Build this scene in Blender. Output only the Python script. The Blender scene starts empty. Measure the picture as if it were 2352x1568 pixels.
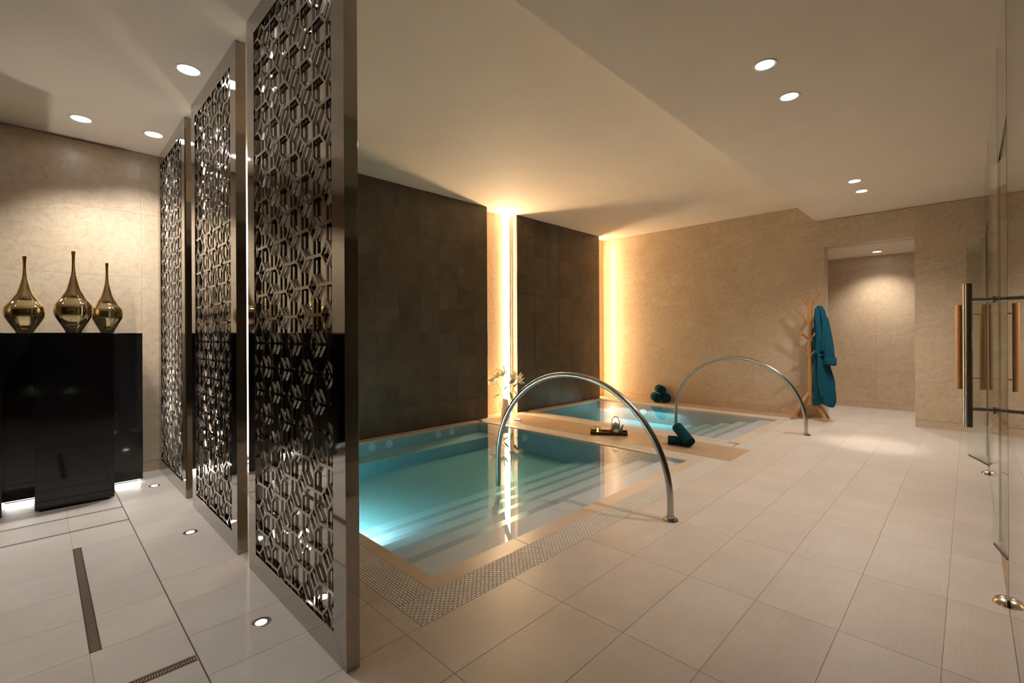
import bpy, bmesh, math, random
from mathutils import Vector, Matrix
random.seed(7)
S = bpy.context.scene
C = S.collection
PI = math.pi

# ------------------------------------------------------------------ camera
def camera():
    yaw, roll, h = .776182, .0047153, 1.16
    f = Vector((-math.sin(yaw), math.cos(yaw), 0)); r = Vector((math.cos(yaw), math.sin(yaw), 0)); d = Vector((0, 0, -1))
    r3 = math.cos(roll) * r + math.sin(roll) * d
    d3 = -math.sin(roll) * r + math.cos(roll) * d
    cd = bpy.data.cameras.new('camera'); co = bpy.data.objects.new('camera', cd); C.objects.link(co)
    cd.sensor_width = 36; cd.sensor_fit = 'HORIZONTAL'; cd.lens = 36 * 1068.27 / 2352
    cd.shift_y = -(784 - 770.01) / 2352
    cd.clip_start = .02; cd.clip_end = 60
    m = Matrix.Identity(4)
    for i in range(3):
        m[i][0] = r3[i]; m[i][1] = -d3[i]; m[i][2] = -f[i]
    m[2][3] = h
    co.matrix_world = m
    S.camera = co
camera()
# ------------------------------------------------------------------ world, exposure, sampling quality
w = bpy.data.worlds.new('world'); S.world = w; w.use_nodes = True
w.node_tree.nodes['Background'].inputs[0].default_value = (.6, .5, .4, 1)
w.node_tree.nodes['Background'].inputs[1].default_value = .05
S.view_settings.view_transform = 'Standard'; S.view_settings.look = 'None'
S.view_settings.gamma = 1; S.view_settings.use_curve_mapping = False
S.view_settings.exposure = 3.0
S.cycles.use_denoising = True
S.cycles.max_bounces = 7; S.cycles.diffuse_bounces = 4; S.cycles.glossy_bounces = 5; S.cycles.adaptive_threshold = .03
S.cycles.transparent_max_bounces = 16; S.cycles.transmission_bounces = 6
S.cycles.caustics_reflective = False; S.cycles.caustics_refractive = False
S.cycles.use_light_tree = False
S.cycles.sample_clamp_indirect = 4.0; S.cycles.sample_clamp_direct = 0

COOL = (1.0, .91, .81)
NEUTRAL = (1.0, .97, .92)
AQUA = (.74, .97, .93)

def lamp_spot(name, loc, aim, watts, angle, blend, col, rad=.03):
    l = bpy.data.lights.new(name, 'SPOT'); l.energy = watts; l.color = col
    l.spot_size = math.radians(angle); l.spot_blend = blend; l.shadow_soft_size = rad
    o = bpy.data.objects.new(name, l); C.objects.link(o); o.location = loc
    o.rotation_euler = (Vector(aim) - Vector(loc)).to_track_quat('-Z', 'Y').to_euler()
    return o
def lamp_area(name, loc, aim, watts, sx, sy, col, spread=180):
    l = bpy.data.lights.new(name, 'AREA'); l.energy = watts; l.color = col
    l.shape = 'RECTANGLE'; l.size = sx; l.size_y = sy; l.spread = math.radians(spread)
    o = bpy.data.objects.new(name, l); C.objects.link(o); o.location = loc
    o.rotation_euler = (Vector(aim) - Vector(loc)).to_track_quat('-Z', 'Y').to_euler()
    return o

# ------------------------------------------------------------------ materials
def newmat(name):
    m = bpy.data.materials.new(name); m.use_nodes = True
    nt = m.node_tree; b = nt.nodes['Principled BSDF']
    return m, nt, b
def pmat(name, col, rough=.5, metal=0, spec=.5, emit=None, estr=0, coat=0, noise=0, nscale=20, bump=0, bscale=200):
    m, nt, b = newmat(name)
    b.inputs['Base Color'].default_value = (*col, 1); b.inputs['Roughness'].default_value = rough
    b.inputs['Metallic'].default_value = metal; b.inputs['Specular IOR Level'].default_value = spec
    b.inputs['Coat Weight'].default_value = coat
    if emit: b.inputs['Emission Color'].default_value = (*emit, 1); b.inputs['Emission Strength'].default_value = estr
    if noise:
        n = nt.nodes.new('ShaderNodeTexNoise'); n.inputs['Scale'].default_value = nscale; n.inputs['Detail'].default_value = 6
        t = nt.nodes.new('ShaderNodeTexCoord'); nt.links.new(t.outputs['Object'], n.inputs['Vector'])
        r = nt.nodes.new('ShaderNodeValToRGB'); nt.links.new(n.outputs['Fac'], r.inputs[0])
        r.color_ramp.elements[0].position = .3; r.color_ramp.elements[1].position = .7
        r.color_ramp.elements[0].color = (*[c * (1 - noise) for c in col], 1)
        r.color_ramp.elements[1].color = (*[min(1, c * (1 + noise)) for c in col], 1)
        nt.links.new(r.outputs[0], b.inputs['Base Color'])
    if bump:
        n = nt.nodes.new('ShaderNodeTexNoise'); n.inputs['Scale'].default_value = bscale
        t = nt.nodes.new('ShaderNodeTexCoord'); nt.links.new(t.outputs['Object'], n.inputs['Vector'])
        bp = nt.nodes.new('ShaderNodeBump'); bp.inputs['Strength'].default_value = bump; bp.inputs['Distance'].default_value = .004
        nt.links.new(n.outputs['Fac'], bp.inputs['Height']); nt.links.new(bp.outputs[0], b.inputs['Normal'])
    return m
def posnode(nt, rnd=8.0, scale=(1, 1, 1)):
    g = nt.nodes.new('ShaderNodeNewGeometry'); oi = nt.nodes.new('ShaderNodeObjectInfo')
    mu = nt.nodes.new('ShaderNodeMath'); mu.operation = 'MULTIPLY'; mu.inputs[1].default_value = rnd
    nt.links.new(oi.outputs['Random'], mu.inputs[0])
    ad = nt.nodes.new('ShaderNodeVectorMath'); ad.operation = 'ADD'
    nt.links.new(g.outputs['Position'], ad.inputs[0]); nt.links.new(mu.outputs[0], ad.inputs[1])
    ml = nt.nodes.new('ShaderNodeVectorMath'); ml.operation = 'MULTIPLY'; ml.inputs[1].default_value = scale
    nt.links.new(ad.outputs[0], ml.inputs[0])
    return ml.outputs[0], oi.outputs['Random']
def ramp(nt, src, stops):
    r = nt.nodes.new('ShaderNodeValToRGB'); nt.links.new(src, r.inputs[0])
    while len(r.color_ramp.elements) < len(stops): r.color_ramp.elements.new(.5)
    for e, (p, c) in zip(r.color_ramp.elements, stops):
        e.position = p; e.color = (*c, 1) if len(c) == 3 else c
    return r.outputs[0]
def noise(nt, vec, scale, detail=5, rough=.55, dist=0):
    n = nt.nodes.new('ShaderNodeTexNoise'); nt.links.new(vec, n.inputs['Vector'])
    n.inputs['Scale'].default_value = scale; n.inputs['Detail'].default_value = detail
    n.inputs['Roughness'].default_value = rough; n.inputs['Distortion'].default_value = dist
    return n.outputs['Fac']
def mixc(nt, fac, a, b, mode='MIX'):
    m = nt.nodes.new('ShaderNodeMix'); m.data_type = 'RGBA'; m.blend_type = mode
    def put(s, v):
        if isinstance(v, (float, int)): s.default_value = v
        elif isinstance(v, tuple): s.default_value = (*v, 1)
        else: nt.links.new(v, s)
    put(m.inputs[0], fac); put(m.inputs[6], a); put(m.inputs[7], b)
    return m.outputs[2]
def stone_mat(name, dark, mid, light, vein, rough=.28, veins=.5):
    m, nt, b = newmat(name)
    v, rnd = posnode(nt, 9.0)
    c = ramp(nt, noise(nt, v, 1.6, 6, .62), [(.3, mid), (.7, light)])
    c = mixc(nt, .34, c, ramp(nt, noise(nt, v, 20, 5, .7), [(.28, (.22, .17, .12)), (.5, (.5, .5, .5)), (.72, (.72, .68, .62))]), 'OVERLAY')
    c = mixc(nt, .22, c, ramp(nt, noise(nt, v, 110, 3, .7), [(.3, (.2, .16, .12)), (.7, (.75, .72, .68))]), 'OVERLAY')
    sp = ramp(nt, noise(nt, v, 30, 3, .5), [(.27, (.45, .45, .45)), (.37, (0, 0, 0))])
    c = mixc(nt, sp, c, dark)
    def dot(vec):
        d = nt.nodes.new('ShaderNodeVectorMath'); d.operation = 'DOT_PRODUCT'; d.inputs[1].default_value = vec; nt.links.new(v, d.inputs[0]); return d.outputs['Value']
    cb = nt.nodes.new('ShaderNodeCombineXYZ'); nt.links.new(dot((.42, .42, -.30)), cb.inputs[0]); nt.links.new(dot((-.55, -.55, 1.9)), cb.inputs[1])
    mask = ramp(nt, noise(nt, v, 1.1, 2, .5), [(.46, (0, 0, 0)), (.60, (1, 1, 1))])
    vn = ramp(nt, noise(nt, cb.outputs[0], 1.25, 6, .62, .35), [(.478, (0, 0, 0)), (.5, (veins,) * 3), (.512, (0, 0, 0))])
    vn = mixc(nt, 1.0, vn, mask, 'MULTIPLY')
    c = mixc(nt, vn, c, vein)
    vn2 = ramp(nt, noise(nt, cb.outputs[0], 3.4, 5, .6, .5), [(.488, (0, 0, 0)), (.5, (veins * .5,) * 3), (.512, (0, 0, 0))])
    vn2 = mixc(nt, 1.0, vn2, mask, 'MULTIPLY')
    c = mixc(nt, vn2, c, vein)
    nt.links.new(c, b.inputs['Base Color'])
    b.inputs['Roughness'].default_value = rough; b.inputs['Specular IOR Level'].default_value = .45
    return m
def brushed_tile(name, a, bcol, rough=.36):
    m, nt, b = newmat(name)
    v, rnd = posnode(nt, 6.0, (140, 5, 1))
    f = noise(nt, v, 1.0, 4, .65)
    v2, _ = posnode(nt, 6.0)
    c = mixc(nt, ramp(nt, noise(nt, v2, 3.0, 5), [(.3, (0, 0, 0)), (.7, (1, 1, 1))]), a, bcol)
    c = mixc(nt, .10, c, ramp(nt, f, [(.3, (.25, .2, .16)), (.7, (.9, .86, .8))]), 'OVERLAY')
    tone = ramp(nt, rnd, [(0, (.93, .92, .92)), (1, (1, 1, 1))])
    c = mixc(nt, 1.0, c, tone, 'MULTIPLY')
    nt.links.new(c, b.inputs['Base Color'])
    r = nt.nodes.new('ShaderNodeMapRange'); r.inputs[3].default_value = rough - .1; r.inputs[4].default_value = rough + .14
    nt.links.new(f, r.inputs[0]); nt.links.new(r.outputs[0], b.inputs['Roughness'])
    bp = nt.nodes.new('ShaderNodeBump'); bp.inputs['Strength'].default_value = .35; bp.inputs['Distance'].default_value = .0012
    nt.links.new(f, bp.inputs['Height']); nt.links.new(bp.outputs[0], b.inputs['Normal'])
    return m
def mosaic_mat(name, a, bcol, grout, cell=.022, rough=.25):
    m, nt, b = newmat(name)
    g = nt.nodes.new('ShaderNodeNewGeometry')
    sep = nt.nodes.new('ShaderNodeSeparateXYZ'); nt.links.new(g.outputs['Position'], sep.inputs[0])
    lines = []; cells = []
    for k in range(3):
        d = nt.nodes.new('ShaderNodeMath'); d.operation = 'DIVIDE'; d.inputs[1].default_value = cell; nt.links.new(sep.outputs[k], d.inputs[0])
        o = nt.nodes.new('ShaderNodeMath'); o.operation = 'ADD'; o.inputs[1].default_value = .37; nt.links.new(d.outputs[0], o.inputs[0])
        fl = nt.nodes.new('ShaderNodeMath'); fl.operation = 'FLOOR'; nt.links.new(o.outputs[0], fl.inputs[0]); cells.append(fl.outputs[0])
        fr = nt.nodes.new('ShaderNodeMath'); fr.operation = 'FRACT'; nt.links.new(o.outputs[0], fr.inputs[0])
        lt = nt.nodes.new('ShaderNodeMath'); lt.operation = 'LESS_THAN'; lt.inputs[1].default_value = .1; nt.links.new(fr.outputs[0], lt.inputs[0]); lines.append(lt.outputs[0])
    # ignore the line set whose axis is the face normal
    sn = nt.nodes.new('ShaderNodeSeparateXYZ'); nt.links.new(g.outputs['True Normal'], sn.inputs[0])
    tot = None
    for k in range(3):
        ab = nt.nodes.new('ShaderNodeMath'); ab.operation = 'ABSOLUTE'; nt.links.new(sn.outputs[k], ab.inputs[0])
        l5 = nt.nodes.new('ShaderNodeMath'); l5.operation = 'LESS_THAN'; l5.inputs[1].default_value = .5; nt.links.new(ab.outputs[0], l5.inputs[0])
        mu = nt.nodes.new('ShaderNodeMath'); mu.operation = 'MULTIPLY'; nt.links.new(l5.outputs[0], mu.inputs[0]); nt.links.new(lines[k], mu.inputs[1])
        if tot is None: tot = mu.outputs[0]
        else:
            mx = nt.nodes.new('ShaderNodeMath'); mx.operation = 'MAXIMUM'; nt.links.new(tot, mx.inputs[0]); nt.links.new(mu.outputs[0], mx.inputs[1]); tot = mx.outputs[0]
    cb = nt.nodes.new('ShaderNodeCombineXYZ')
    for k in range(3): nt.links.new(cells[k], cb.inputs[k])
    wn = nt.nodes.new('ShaderNodeTexWhiteNoise'); nt.links.new(cb.outputs[0], wn.inputs['Vector'])
    c = mixc(nt, wn.outputs['Value'], a, bcol)
    c = mixc(nt, tot, c, grout)
    nt.links.new(c, b.inputs['Base Color']); b.inputs['Roughness'].default_value = rough
    return m
def wood_mat(name, a, bcol, rough=.4, sc=(30, 30, 2)):
    m, nt, b = newmat(name)
    t = nt.nodes.new('ShaderNodeTexCoord'); mp = nt.nodes.new('ShaderNodeMapping'); mp.inputs['Scale'].default_value = sc
    nt.links.new(t.outputs['Object'], mp.inputs[0])
    c = ramp(nt, noise(nt, mp.outputs[0], 2.5, 5, .6, .6), [(.3, a), (.7, bcol)])
    nt.links.new(c, b.inputs['Base Color']); b.inputs['Roughness'].default_value = rough
    return m
def pane_mat(name, tint, ior=1.5, rough=0.0, absorb=None):
    m = bpy.data.materials.new(name); m.use_nodes = True; nt = m.node_tree; nt.nodes.clear()
    o = nt.nodes.new('ShaderNodeOutputMaterial'); mx = nt.nodes.new('ShaderNodeMixShader')
    lw = nt.nodes.new('ShaderNodeLayerWeight'); lw.inputs['Blend'].default_value = .5     # facing = 1 - |cos|
    p5 = nt.nodes.new('ShaderNodeMath'); p5.operation = 'POWER'; p5.inputs[1].default_value = 5; nt.links.new(lw.outputs['Facing'], p5.inputs[0])
    f0 = ((ior - 1) / (ior + 1)) ** 2
    fr = nt.nodes.new('ShaderNodeMath'); fr.operation = 'MULTIPLY_ADD'; fr.inputs[1].default_value = 1 - f0; fr.inputs[2].default_value = f0
    nt.links.new(p5.outputs[0], fr.inputs[0])
    tr = nt.nodes.new('ShaderNodeBsdfTransparent'); tr.inputs[0].default_value = (*tint, 1)
    gl = nt.nodes.new('ShaderNodeBsdfGlossy'); gl.inputs['Roughness'].default_value = rough; gl.inputs['Color'].default_value = (1, 1, 1, 1)
    nt.links.new(fr.outputs[0], mx.inputs[0]); nt.links.new(tr.outputs[0], mx.inputs[1]); nt.links.new(gl.outputs[0], mx.inputs[2])
    nt.links.new(mx.outputs[0], o.inputs[0])
    if absorb:
        va = nt.nodes.new('ShaderNodeVolumeAbsorption'); va.inputs['Color'].default_value = (*absorb[0], 1); va.inputs['Density'].default_value = absorb[1]
        nt.links.new(va.outputs[0], o.inputs['Volume'])
    return m
def emit_mat(name, col, s):
    m = bpy.data.materials.new(name); m.use_nodes = True; nt = m.node_tree; nt.nodes.clear()
    o = nt.nodes.new('ShaderNodeOutputMaterial'); e = nt.nodes.new('ShaderNodeEmission')
    e.inputs[0].default_value = (*col, 1); e.inputs[1].default_value = s; nt.links.new(e.outputs[0], o.inputs[0])
    return m

M = {}
M['tile'] = brushed_tile('floor_tile', (.60, .535, .475), (.67, .605, .545))
M['deck'] = brushed_tile('deck_stone', (.50, .36, .23), (.58, .43, .29), .3)
M['coping'] = brushed_tile('coping_stone', (.68, .56, .44), (.74, .62, .50), .3)
M['grout'] = pmat('grout', (.42, .30, .205), .8)
M['grout2'] = pmat('dark_joint', (.10, .085, .075), .6)
M['stone'] = stone_mat('limestone', (.42, .31, .20), (.63, .495, .345), (.71, .575, .42), (.82, .71, .56))
M['stone_plain'] = stone_mat('limestone_plain', (.42, .31, .20), (.62, .49, .345), (.69, .56, .41), (.75, .63, .48), .4, .2)
def dark_mat():
    m, nt, b = newmat('dark_basalt')
    v, rnd = posnode(nt, 7.0)
    c = ramp(nt, noise(nt, v, 4.0, 6), [(.3, (.075, .055, .036)), (.7, (.13, .098, .066))])
    c = mixc(nt, 1.0, c, ramp(nt, rnd, [(0, (.8, .8, .8)), (1, (1.0, 1.0, 1.0))]), 'MULTIPLY')
    nt.links.new(c, b.inputs['Base Color']); b.inputs['Roughness'].default_value = .45
    bp = nt.nodes.new('ShaderNodeBump'); bp.inputs['Strength'].default_value = .12; bp.inputs['Distance'].default_value = .002
    nt.links.new(noise(nt, v, 150, 3), bp.inputs['Height']); nt.links.new(bp.outputs[0], b.inputs['Normal'])
    return m
M['dark'] = dark_mat()
M['dark2'] = pmat('dark_joint_bed', (.075, .056, .038), .7)
M['plaster'] = pmat('ceiling_plaster', (.88, .80, .69), .75, noise=.02, nscale=3)
M['steel_dark'] = pmat('polished_dark_steel', (.46, .43, .40), .05, 1)
M['lattice'] = pmat('polished_lattice_steel', (.43, .40, .37), .14, 1)
M['mirror'] = pmat('mirror', (.64, .63, .59), .0, 1)
M['steel'] = pmat('brushed_steel', (.47, .45, .43), .22, 1)
M['bronze'] = pmat('satin_nickel', (.50, .43, .34), .28, 1)
M['gold'] = pmat('gold_mirror', (1.0, .82, .50), .04, 1)
M['black'] = pmat('black_granite', (.006, .006, .0065), .06, spec=.55, noise=.9, nscale=260)
M['grate'] = pmat('grate_white', (.84, .79, .73), .45)
M['grate_dark'] = pmat('grate_channel', (.05, .043, .038), .7)
M['drain'] = pmat('drain_grate', (.07, .055, .045), .4, .5)
M['strip'] = pmat('floor_inlay', (.19, .165, .155), .4)
M['mosaic'] = mosaic_mat('pool_mosaic', (.32, .47, .50), (.39, .54, .57), (.50, .61, .64))
M['pool_floor'] = mosaic_mat('pool_floor_mosaic', (.64, .71, .75), (.70, .76, .80), (.73, .78, .82))
M['pool_step'] = pmat('pool_step_stone', (.68, .71, .80), .5, noise=.05, nscale=4)
M['tread_shade'] = mosaic_mat('tread_shade_mat', (.57, .60, .67), (.61, .64, .71), (.65, .68, .75))
M['water'] = pane_mat('pool_water', (1, 1, 1), 1.33, absorb=((.50, .86, .90), 1.9))
M['glass'] = pane_mat('clear_glass', (.90, .93, .91), 1.5)
M['glass_edge'] = pmat('glass_edge', (.09, .085, .075), .15, spec=.6)
M['led'] = emit_mat('led_warm', (1.0, .67, .37), 9.5)
M['led_far'] = emit_mat('led_far', (1.0, .67, .37), 7.0)
M['led_soft'] = emit_mat('led_soft', (1.0, .76, .52), 1.2)
M['lens'] = emit_mat('lens_white', (1.0, .97, .93), 3.0)
M['uplens'] = emit_mat('uplight_lens', (1.0, .93, .82), 3.0)
M['led_white'] = emit_mat('led_cool', (1.0, .95, .88), 1.5)
M['pool_lens'] = emit_mat('pool_lens', (.75, 1, 1), 3.0)
M['pool_lens_blue'] = emit_mat('pool_lens_blue', (.45, .6, 1), .6)
M['white'] = pmat('white_plastic', (.78, .77, .74), .35)
M['trim'] = pmat('lamp_trim', (.70, .65, .58), .5)
M['oak'] = wood_mat('oak', (.46, .235, .085), (.56, .31, .125), .42)
M['oak_handle'] = wood_mat('oak_handle', (.50, .25, .085), (.58, .31, .12), .38)
M['robe'] = pmat('teal_terry', (.011, .088, .135), .95, spec=.1, noise=.25, nscale=60, bump=.6, bscale=420)
M['towel'] = pmat('teal_towel', (.009, .058, .092), .95, spec=.1, noise=.25, nscale=60, bump=.6, bscale=420)
M['walnut'] = wood_mat('walnut', (.030, .018, .010), (.055, .034, .020), .5, (2, 2, 30))
M['tray'] = wood_mat('dark_tray_wood', (.028, .014, .009), (.055, .028, .016), .35, (4, 40, 40))
M['celadon'] = pmat('grey_glaze', (.26, .29, .27), .25, noise=.12, nscale=14)
M['cane'] = pmat('cane', (.22, .12, .06), .6)
M['porcelain'] = pmat('porcelain', (.80, .75, .68), .25)
M['stem'] = pmat('lily_stem', (.16, .22, .05), .5)
M['leaf'] = pmat('lily_leaf', (.16, .27, .04), .45)
M['petal'] = pmat('lily_petal', (.80, .76, .62), .5)
M['anther'] = pmat('anther', (.35, .13, .03), .6)
M['bud'] = pmat('lily_bud', (.45, .50, .20), .5)
M['mum'] = pmat('white_blossom', (.78, .72, .58), .7)
M['red'] = pmat('red_blossom', (.30, .018, .015), .6)
M['pink'] = pmat('pink_petal', (.75, .28, .22), .5)
M['sprig'] = pmat('dark_leaf', (.02, .03, .015), .5)
M['flame'] = emit_mat('flame', (1.0, .5, .10), .55)
M['wax'] = pmat('wax', (.8, .55, .25), .5, emit=(1, .55, .15), estr=.15)
M['purple'] = emit_mat('purple_glow', (.42, .36, 1), .6)
M['rubber'] = pmat('black_rubber', (.012, .011, .010), .5)
M['dark_hole'] = pmat('nozzle', (.05, .06, .06), .4)

for k_ in ('lens', 'uplens', 'led_white', 'pool_lens', 'pool_lens_blue', 'flame', 'purple', 'wax'):
    M[k_].cycles.emission_sampling = 'NONE'

# ------------------------------------------------------------------ geometry helpers
class MB:
    def __init__(s): s.v = []; s.f = []
    def add(s, vs, fs):
        k = len(s.v); s.v += [tuple(v) for v in vs]; s.f += [tuple(i + k for i in f) for f in fs]; return s
    def box(s, x0, x1, y0, y1, z0, z1):
        return s.add([(x0, y0, z0), (x1, y0, z0), (x1, y1, z0), (x0, y1, z0), (x0, y0, z1), (x1, y0, z1), (x1, y1, z1), (x0, y1, z1)],
              [(3, 2, 1, 0), (4, 5, 6, 7), (0, 1, 5, 4), (1, 2, 6, 5), (2, 3, 7, 6), (3, 0, 4, 7)])
    def cbox(s, x0, x1, y0, y1, z0, z1, c):      # box with chamfered top edges
        a = [(x0, y0, z0), (x1, y0, z0), (x1, y1, z0), (x0, y1, z0)]
        b = [(x0, y0, z1 - c), (x1, y0, z1 - c), (x1, y1, z1 - c), (x0, y1, z1 - c)]
        t = [(x0 + c, y0 + c, z1), (x1 - c, y0 + c, z1), (x1 - c, y1 - c, z1), (x0 + c, y1 - c, z1)]
        fs = [(3, 2, 1, 0), (8, 9, 10, 11)]
        for i in range(4):
            j = (i + 1) % 4; fs += [(i, j, 4 + j, 4 + i), (4 + i, 4 + j, 8 + j, 8 + i)]
        return s.add(a + b + t, fs)
    def prism(s, poly, fn, a, b):                # poly 2d -> fn(u,v,w)
        n = len(poly)
        vs = [fn(u, v, a) for u, v in poly] + [fn(u, v, b) for u, v in poly]
        fs = [tuple(range(n - 1, -1, -1)), tuple(range(n, 2 * n))] + [(i, (i + 1) % n, n + (i + 1) % n, n + i) for i in range(n)]
        return s.add(vs, fs)
    def tube(s, pts, r, n=12, caps=True, flat=1.0):
        pts = [Vector(p) for p in pts]; m = len(pts)
        rs = r if isinstance(r, (list, tuple)) else [r] * m
        t0 = (pts[1] - pts[0]).normalized()
        up = Vector((0, 0, 1)) if abs(t0.z) < .9 else Vector((1, 0, 0))
        nx = t0.cross(up).normalized(); vs = []
        for i, p in enumerate(pts):
            t = (pts[min(i + 1, m - 1)] - pts[max(i - 1, 0)]).normalized()
            nx = (nx - t * nx.dot(t)).normalized(); ny = t.cross(nx)
            for k in range(n):
                a = 2 * PI * k / n
                vs.append(p + rs[i] * (math.cos(a) * nx + flat * math.sin(a) * ny))
        fs = [(i * n + k, i * n + (k + 1) % n, (i + 1) * n + (k + 1) % n, (i + 1) * n + k) for i in range(m - 1) for k in range(n)]
        if caps: fs += [tuple(range(n - 1, -1, -1)), tuple((m - 1) * n + k for k in range(n))]
        return s.add(vs, fs)
    def lathe(s, prof, n=32, c=(0, 0, 0)):
        vs = []; fs = []; m = len(prof)
        for r, z in prof:
            for k in range(n):
                a = 2 * PI * k / n; vs.append((c[0] + r * math.cos(a), c[1] + r * math.sin(a), c[2] + z))
        for i in range(m - 1):
            for k in range(n): fs.append((i * n + k, i * n + (k + 1) % n, (i + 1) * n + (k + 1) % n, (i + 1) * n + k))
        if prof[0][0] > 1e-5: fs.append(tuple(range(n - 1, -1, -1)))
        if prof[-1][0] > 1e-5: fs.append(tuple((m - 1) * n + k for k in range(n)))
        return s.add(vs, fs)
    def grid(s, fn, nu, nv, closeu=False):
        vs = [fn(i / (nu if closeu else nu - 1), j / (nv - 1)) for j in range(nv) for i in range(nu)]
        fs = []
        for j in range(nv - 1):
            for i in range(nu if closeu else nu - 1):
                a = j * nu + i; b = j * nu + (i + 1) % nu; fs.append((a, b, b + nu, a + nu))
        return s.add(vs, fs)
    def xf(s, m):
        s.v = [tuple(m @ Vector(v)) for v in s.v]; return s
    def mesh(s, name, smooth=False):
        me = bpy.data.meshes.new(name); me.from_pydata(s.v, [], s.f)
        bm = bmesh.new(); bm.from_mesh(me); bmesh.ops.remove_doubles(bm, verts=bm.verts, dist=1e-6)
        bmesh.ops.recalc_face_normals(bm, faces=bm.faces); bm.to_mesh(me); bm.free()
        if smooth:
            for p in me.polygons: p.use_smooth = True
        me.update(); return me
    def build(s, name, mat, parent=None, smooth=False, world=False, bevel=0, angle=None, sub=0, solid=0):
        if world and parent is not None:
            L = parent.location; s.v = [(v[0] - L[0], v[1] - L[1], v[2] - L[2]) for v in s.v]
        me = s.mesh(name, smooth); me.materials.append(mat)
        o = bpy.data.objects.new(name, me); C.objects.link(o); o.parent = parent
        if solid:
            md = o.modifiers.new('thick', 'SOLIDIFY'); md.thickness = solid; md.offset = 0
        if bevel:
            md = o.modifiers.new('bevel', 'BEVEL'); md.width = bevel; md.segments = 2; md.limit_method = 'ANGLE'
        if sub:
            md = o.modifiers.new('sub', 'SUBSURF'); md.levels = sub; md.render_levels = sub
        if smooth and angle:
            me.set_sharp_from_angle(angle=math.radians(angle))
        return o
def tag(o, label, cat, group=None, kind=None):
    o['label'] = label
    if cat: o['category'] = cat
    if group: o['group'] = group
    if kind: o['kind'] = kind
    return o
def structure(o, label=None):
    o['kind'] = 'structure'
    if label: o['label'] = label
    return o
def thing(name, loc, label, cat, group=None, rz=0):
    o = bpy.data.objects.new(name, None); C.objects.link(o); o.location = loc; o.rotation_euler = (0, 0, rz)
    o.empty_display_size = .1
    return tag(o, label, cat, group)
_cache = {}
def inst(key, make, mat, name, parent, loc):
    if key not in _cache:
        me = make().mesh(name); me.materials.append(mat); _cache[key] = me
    o = bpy.data.objects.new(name, _cache[key]); C.objects.link(o); o.parent = parent; o.location = loc
    return o
def copy_tree(o, parent=None):
    c = o.copy(); C.objects.link(c); c.parent = parent
    for ch in list(o.children): copy_tree(ch, c)
    return c

LOWZ, HIGHZ = 2.74, 2.975
YB = 7.65            # back wall
XL, XW = -5.06, -5.03  # left stone wall, wall behind the pool
XG = .118            # glass line
XD = -4.85           # face of the dark walls
# pools: x0,x1,y0,y1 of the water
P1 = (-4.72, -1.857, 1.327, 4.19)
P2 = (-4.72, -1.852, 5.290, 7.035)

# ================================================================== FLOOR
fb = MB()
for r in ((XL, 2.2, -3, 1.071), (-1.562, 2.2, 1.071, YB), (XW, -1.562, 4.428, 5.0), (XW, -1.562, 7.29, YB), (-2.7, 1.2, YB, 9.1)):
    fb.box(r[0], r[1], r[2], r[3], -.12, -.0012)
floor = structure(fb.build('floor', M['grout']), 'pale brushed stone tile floor around the pools')
G = .0017
def ftile(x0, x1, y0, y1, mat='tile', gap=G, name='floor_tile', parent=None, c=.0006):
    w_, d_ = round(x1 - x0 - gap, 4), round(y1 - y0 - gap, 4)
    if w_ < .01 or d_ < .01: return
    return inst((name, mat, w_, d_), lambda: MB().cbox(-w_ / 2, w_ / 2, -d_ / 2, d_ / 2, -.012, 0, c), M[mat], name, parent or floor, ((x0 + x1) / 2, (y0 + y1) / 2, 0))
def lines(a, b, start, step):
    k0 = math.ceil((a - start) / step - 1e-6); out = [a]
    k = k0
    while start + k * step < b - .004:
        if start + k * step > a + .004: out.append(start + k * step)
        k += 1
    return out + [b]
def tilezone(x0, x1, y0, y1, xs, xstep, ys, ystep, mat='tile'):
    X = lines(x0, x1, xs, xstep); Y = lines(y0, y1, ys, ystep)
    for i in range(len(X) - 1):
        for j in range(len(Y) - 1): ftile(X[i], X[i + 1], Y[j], Y[j + 1], mat)
tilezone(-1.562, XG, -.787, YB, -.07, .2985, .998, .595)
tilezone(XL, -1.562, .403, 1.071, -1.562, .2985, .998, .595)
tilezone(-3.505, -2.305, .162, .400, -2.305, .3, .403, .595)
tilezone(-4.13, -3.505, .128, .400, -2.305, .3, .128, .595)
tilezone(-2.305, -2.02, .128, .400, -2.305, .3, .128, .595)
tilezone(-4.13, -2.02, -1.05, .128, -2.305, .3, .128, .595)
tilezone(XL, -4.142, -1.05, .400, -4.45, .3, .128, .595)
tilezone(-1.975, -1.562, -1.05, .400, -1.562, .2985, .128, .595)
tilezone(-2.6, 1.0, YB, 9.1, -.07, .2985, .998, .595)
tilezone(XG + .02, 1.0, 1.6, YB, -.07, .2985, .998, .595)
# inlaid grey strips in front of the console
MB().box(XL, -1.562, .4006, .4040, -.01, .0004).build('joint_strip', M['grout2'], floor)
for x in (-4.148, -3.834):
    o = MB().box(x, x + .020, -1.05, .400, -.01, .0006).build('inlay_strip', M['strip'], floor)
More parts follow.
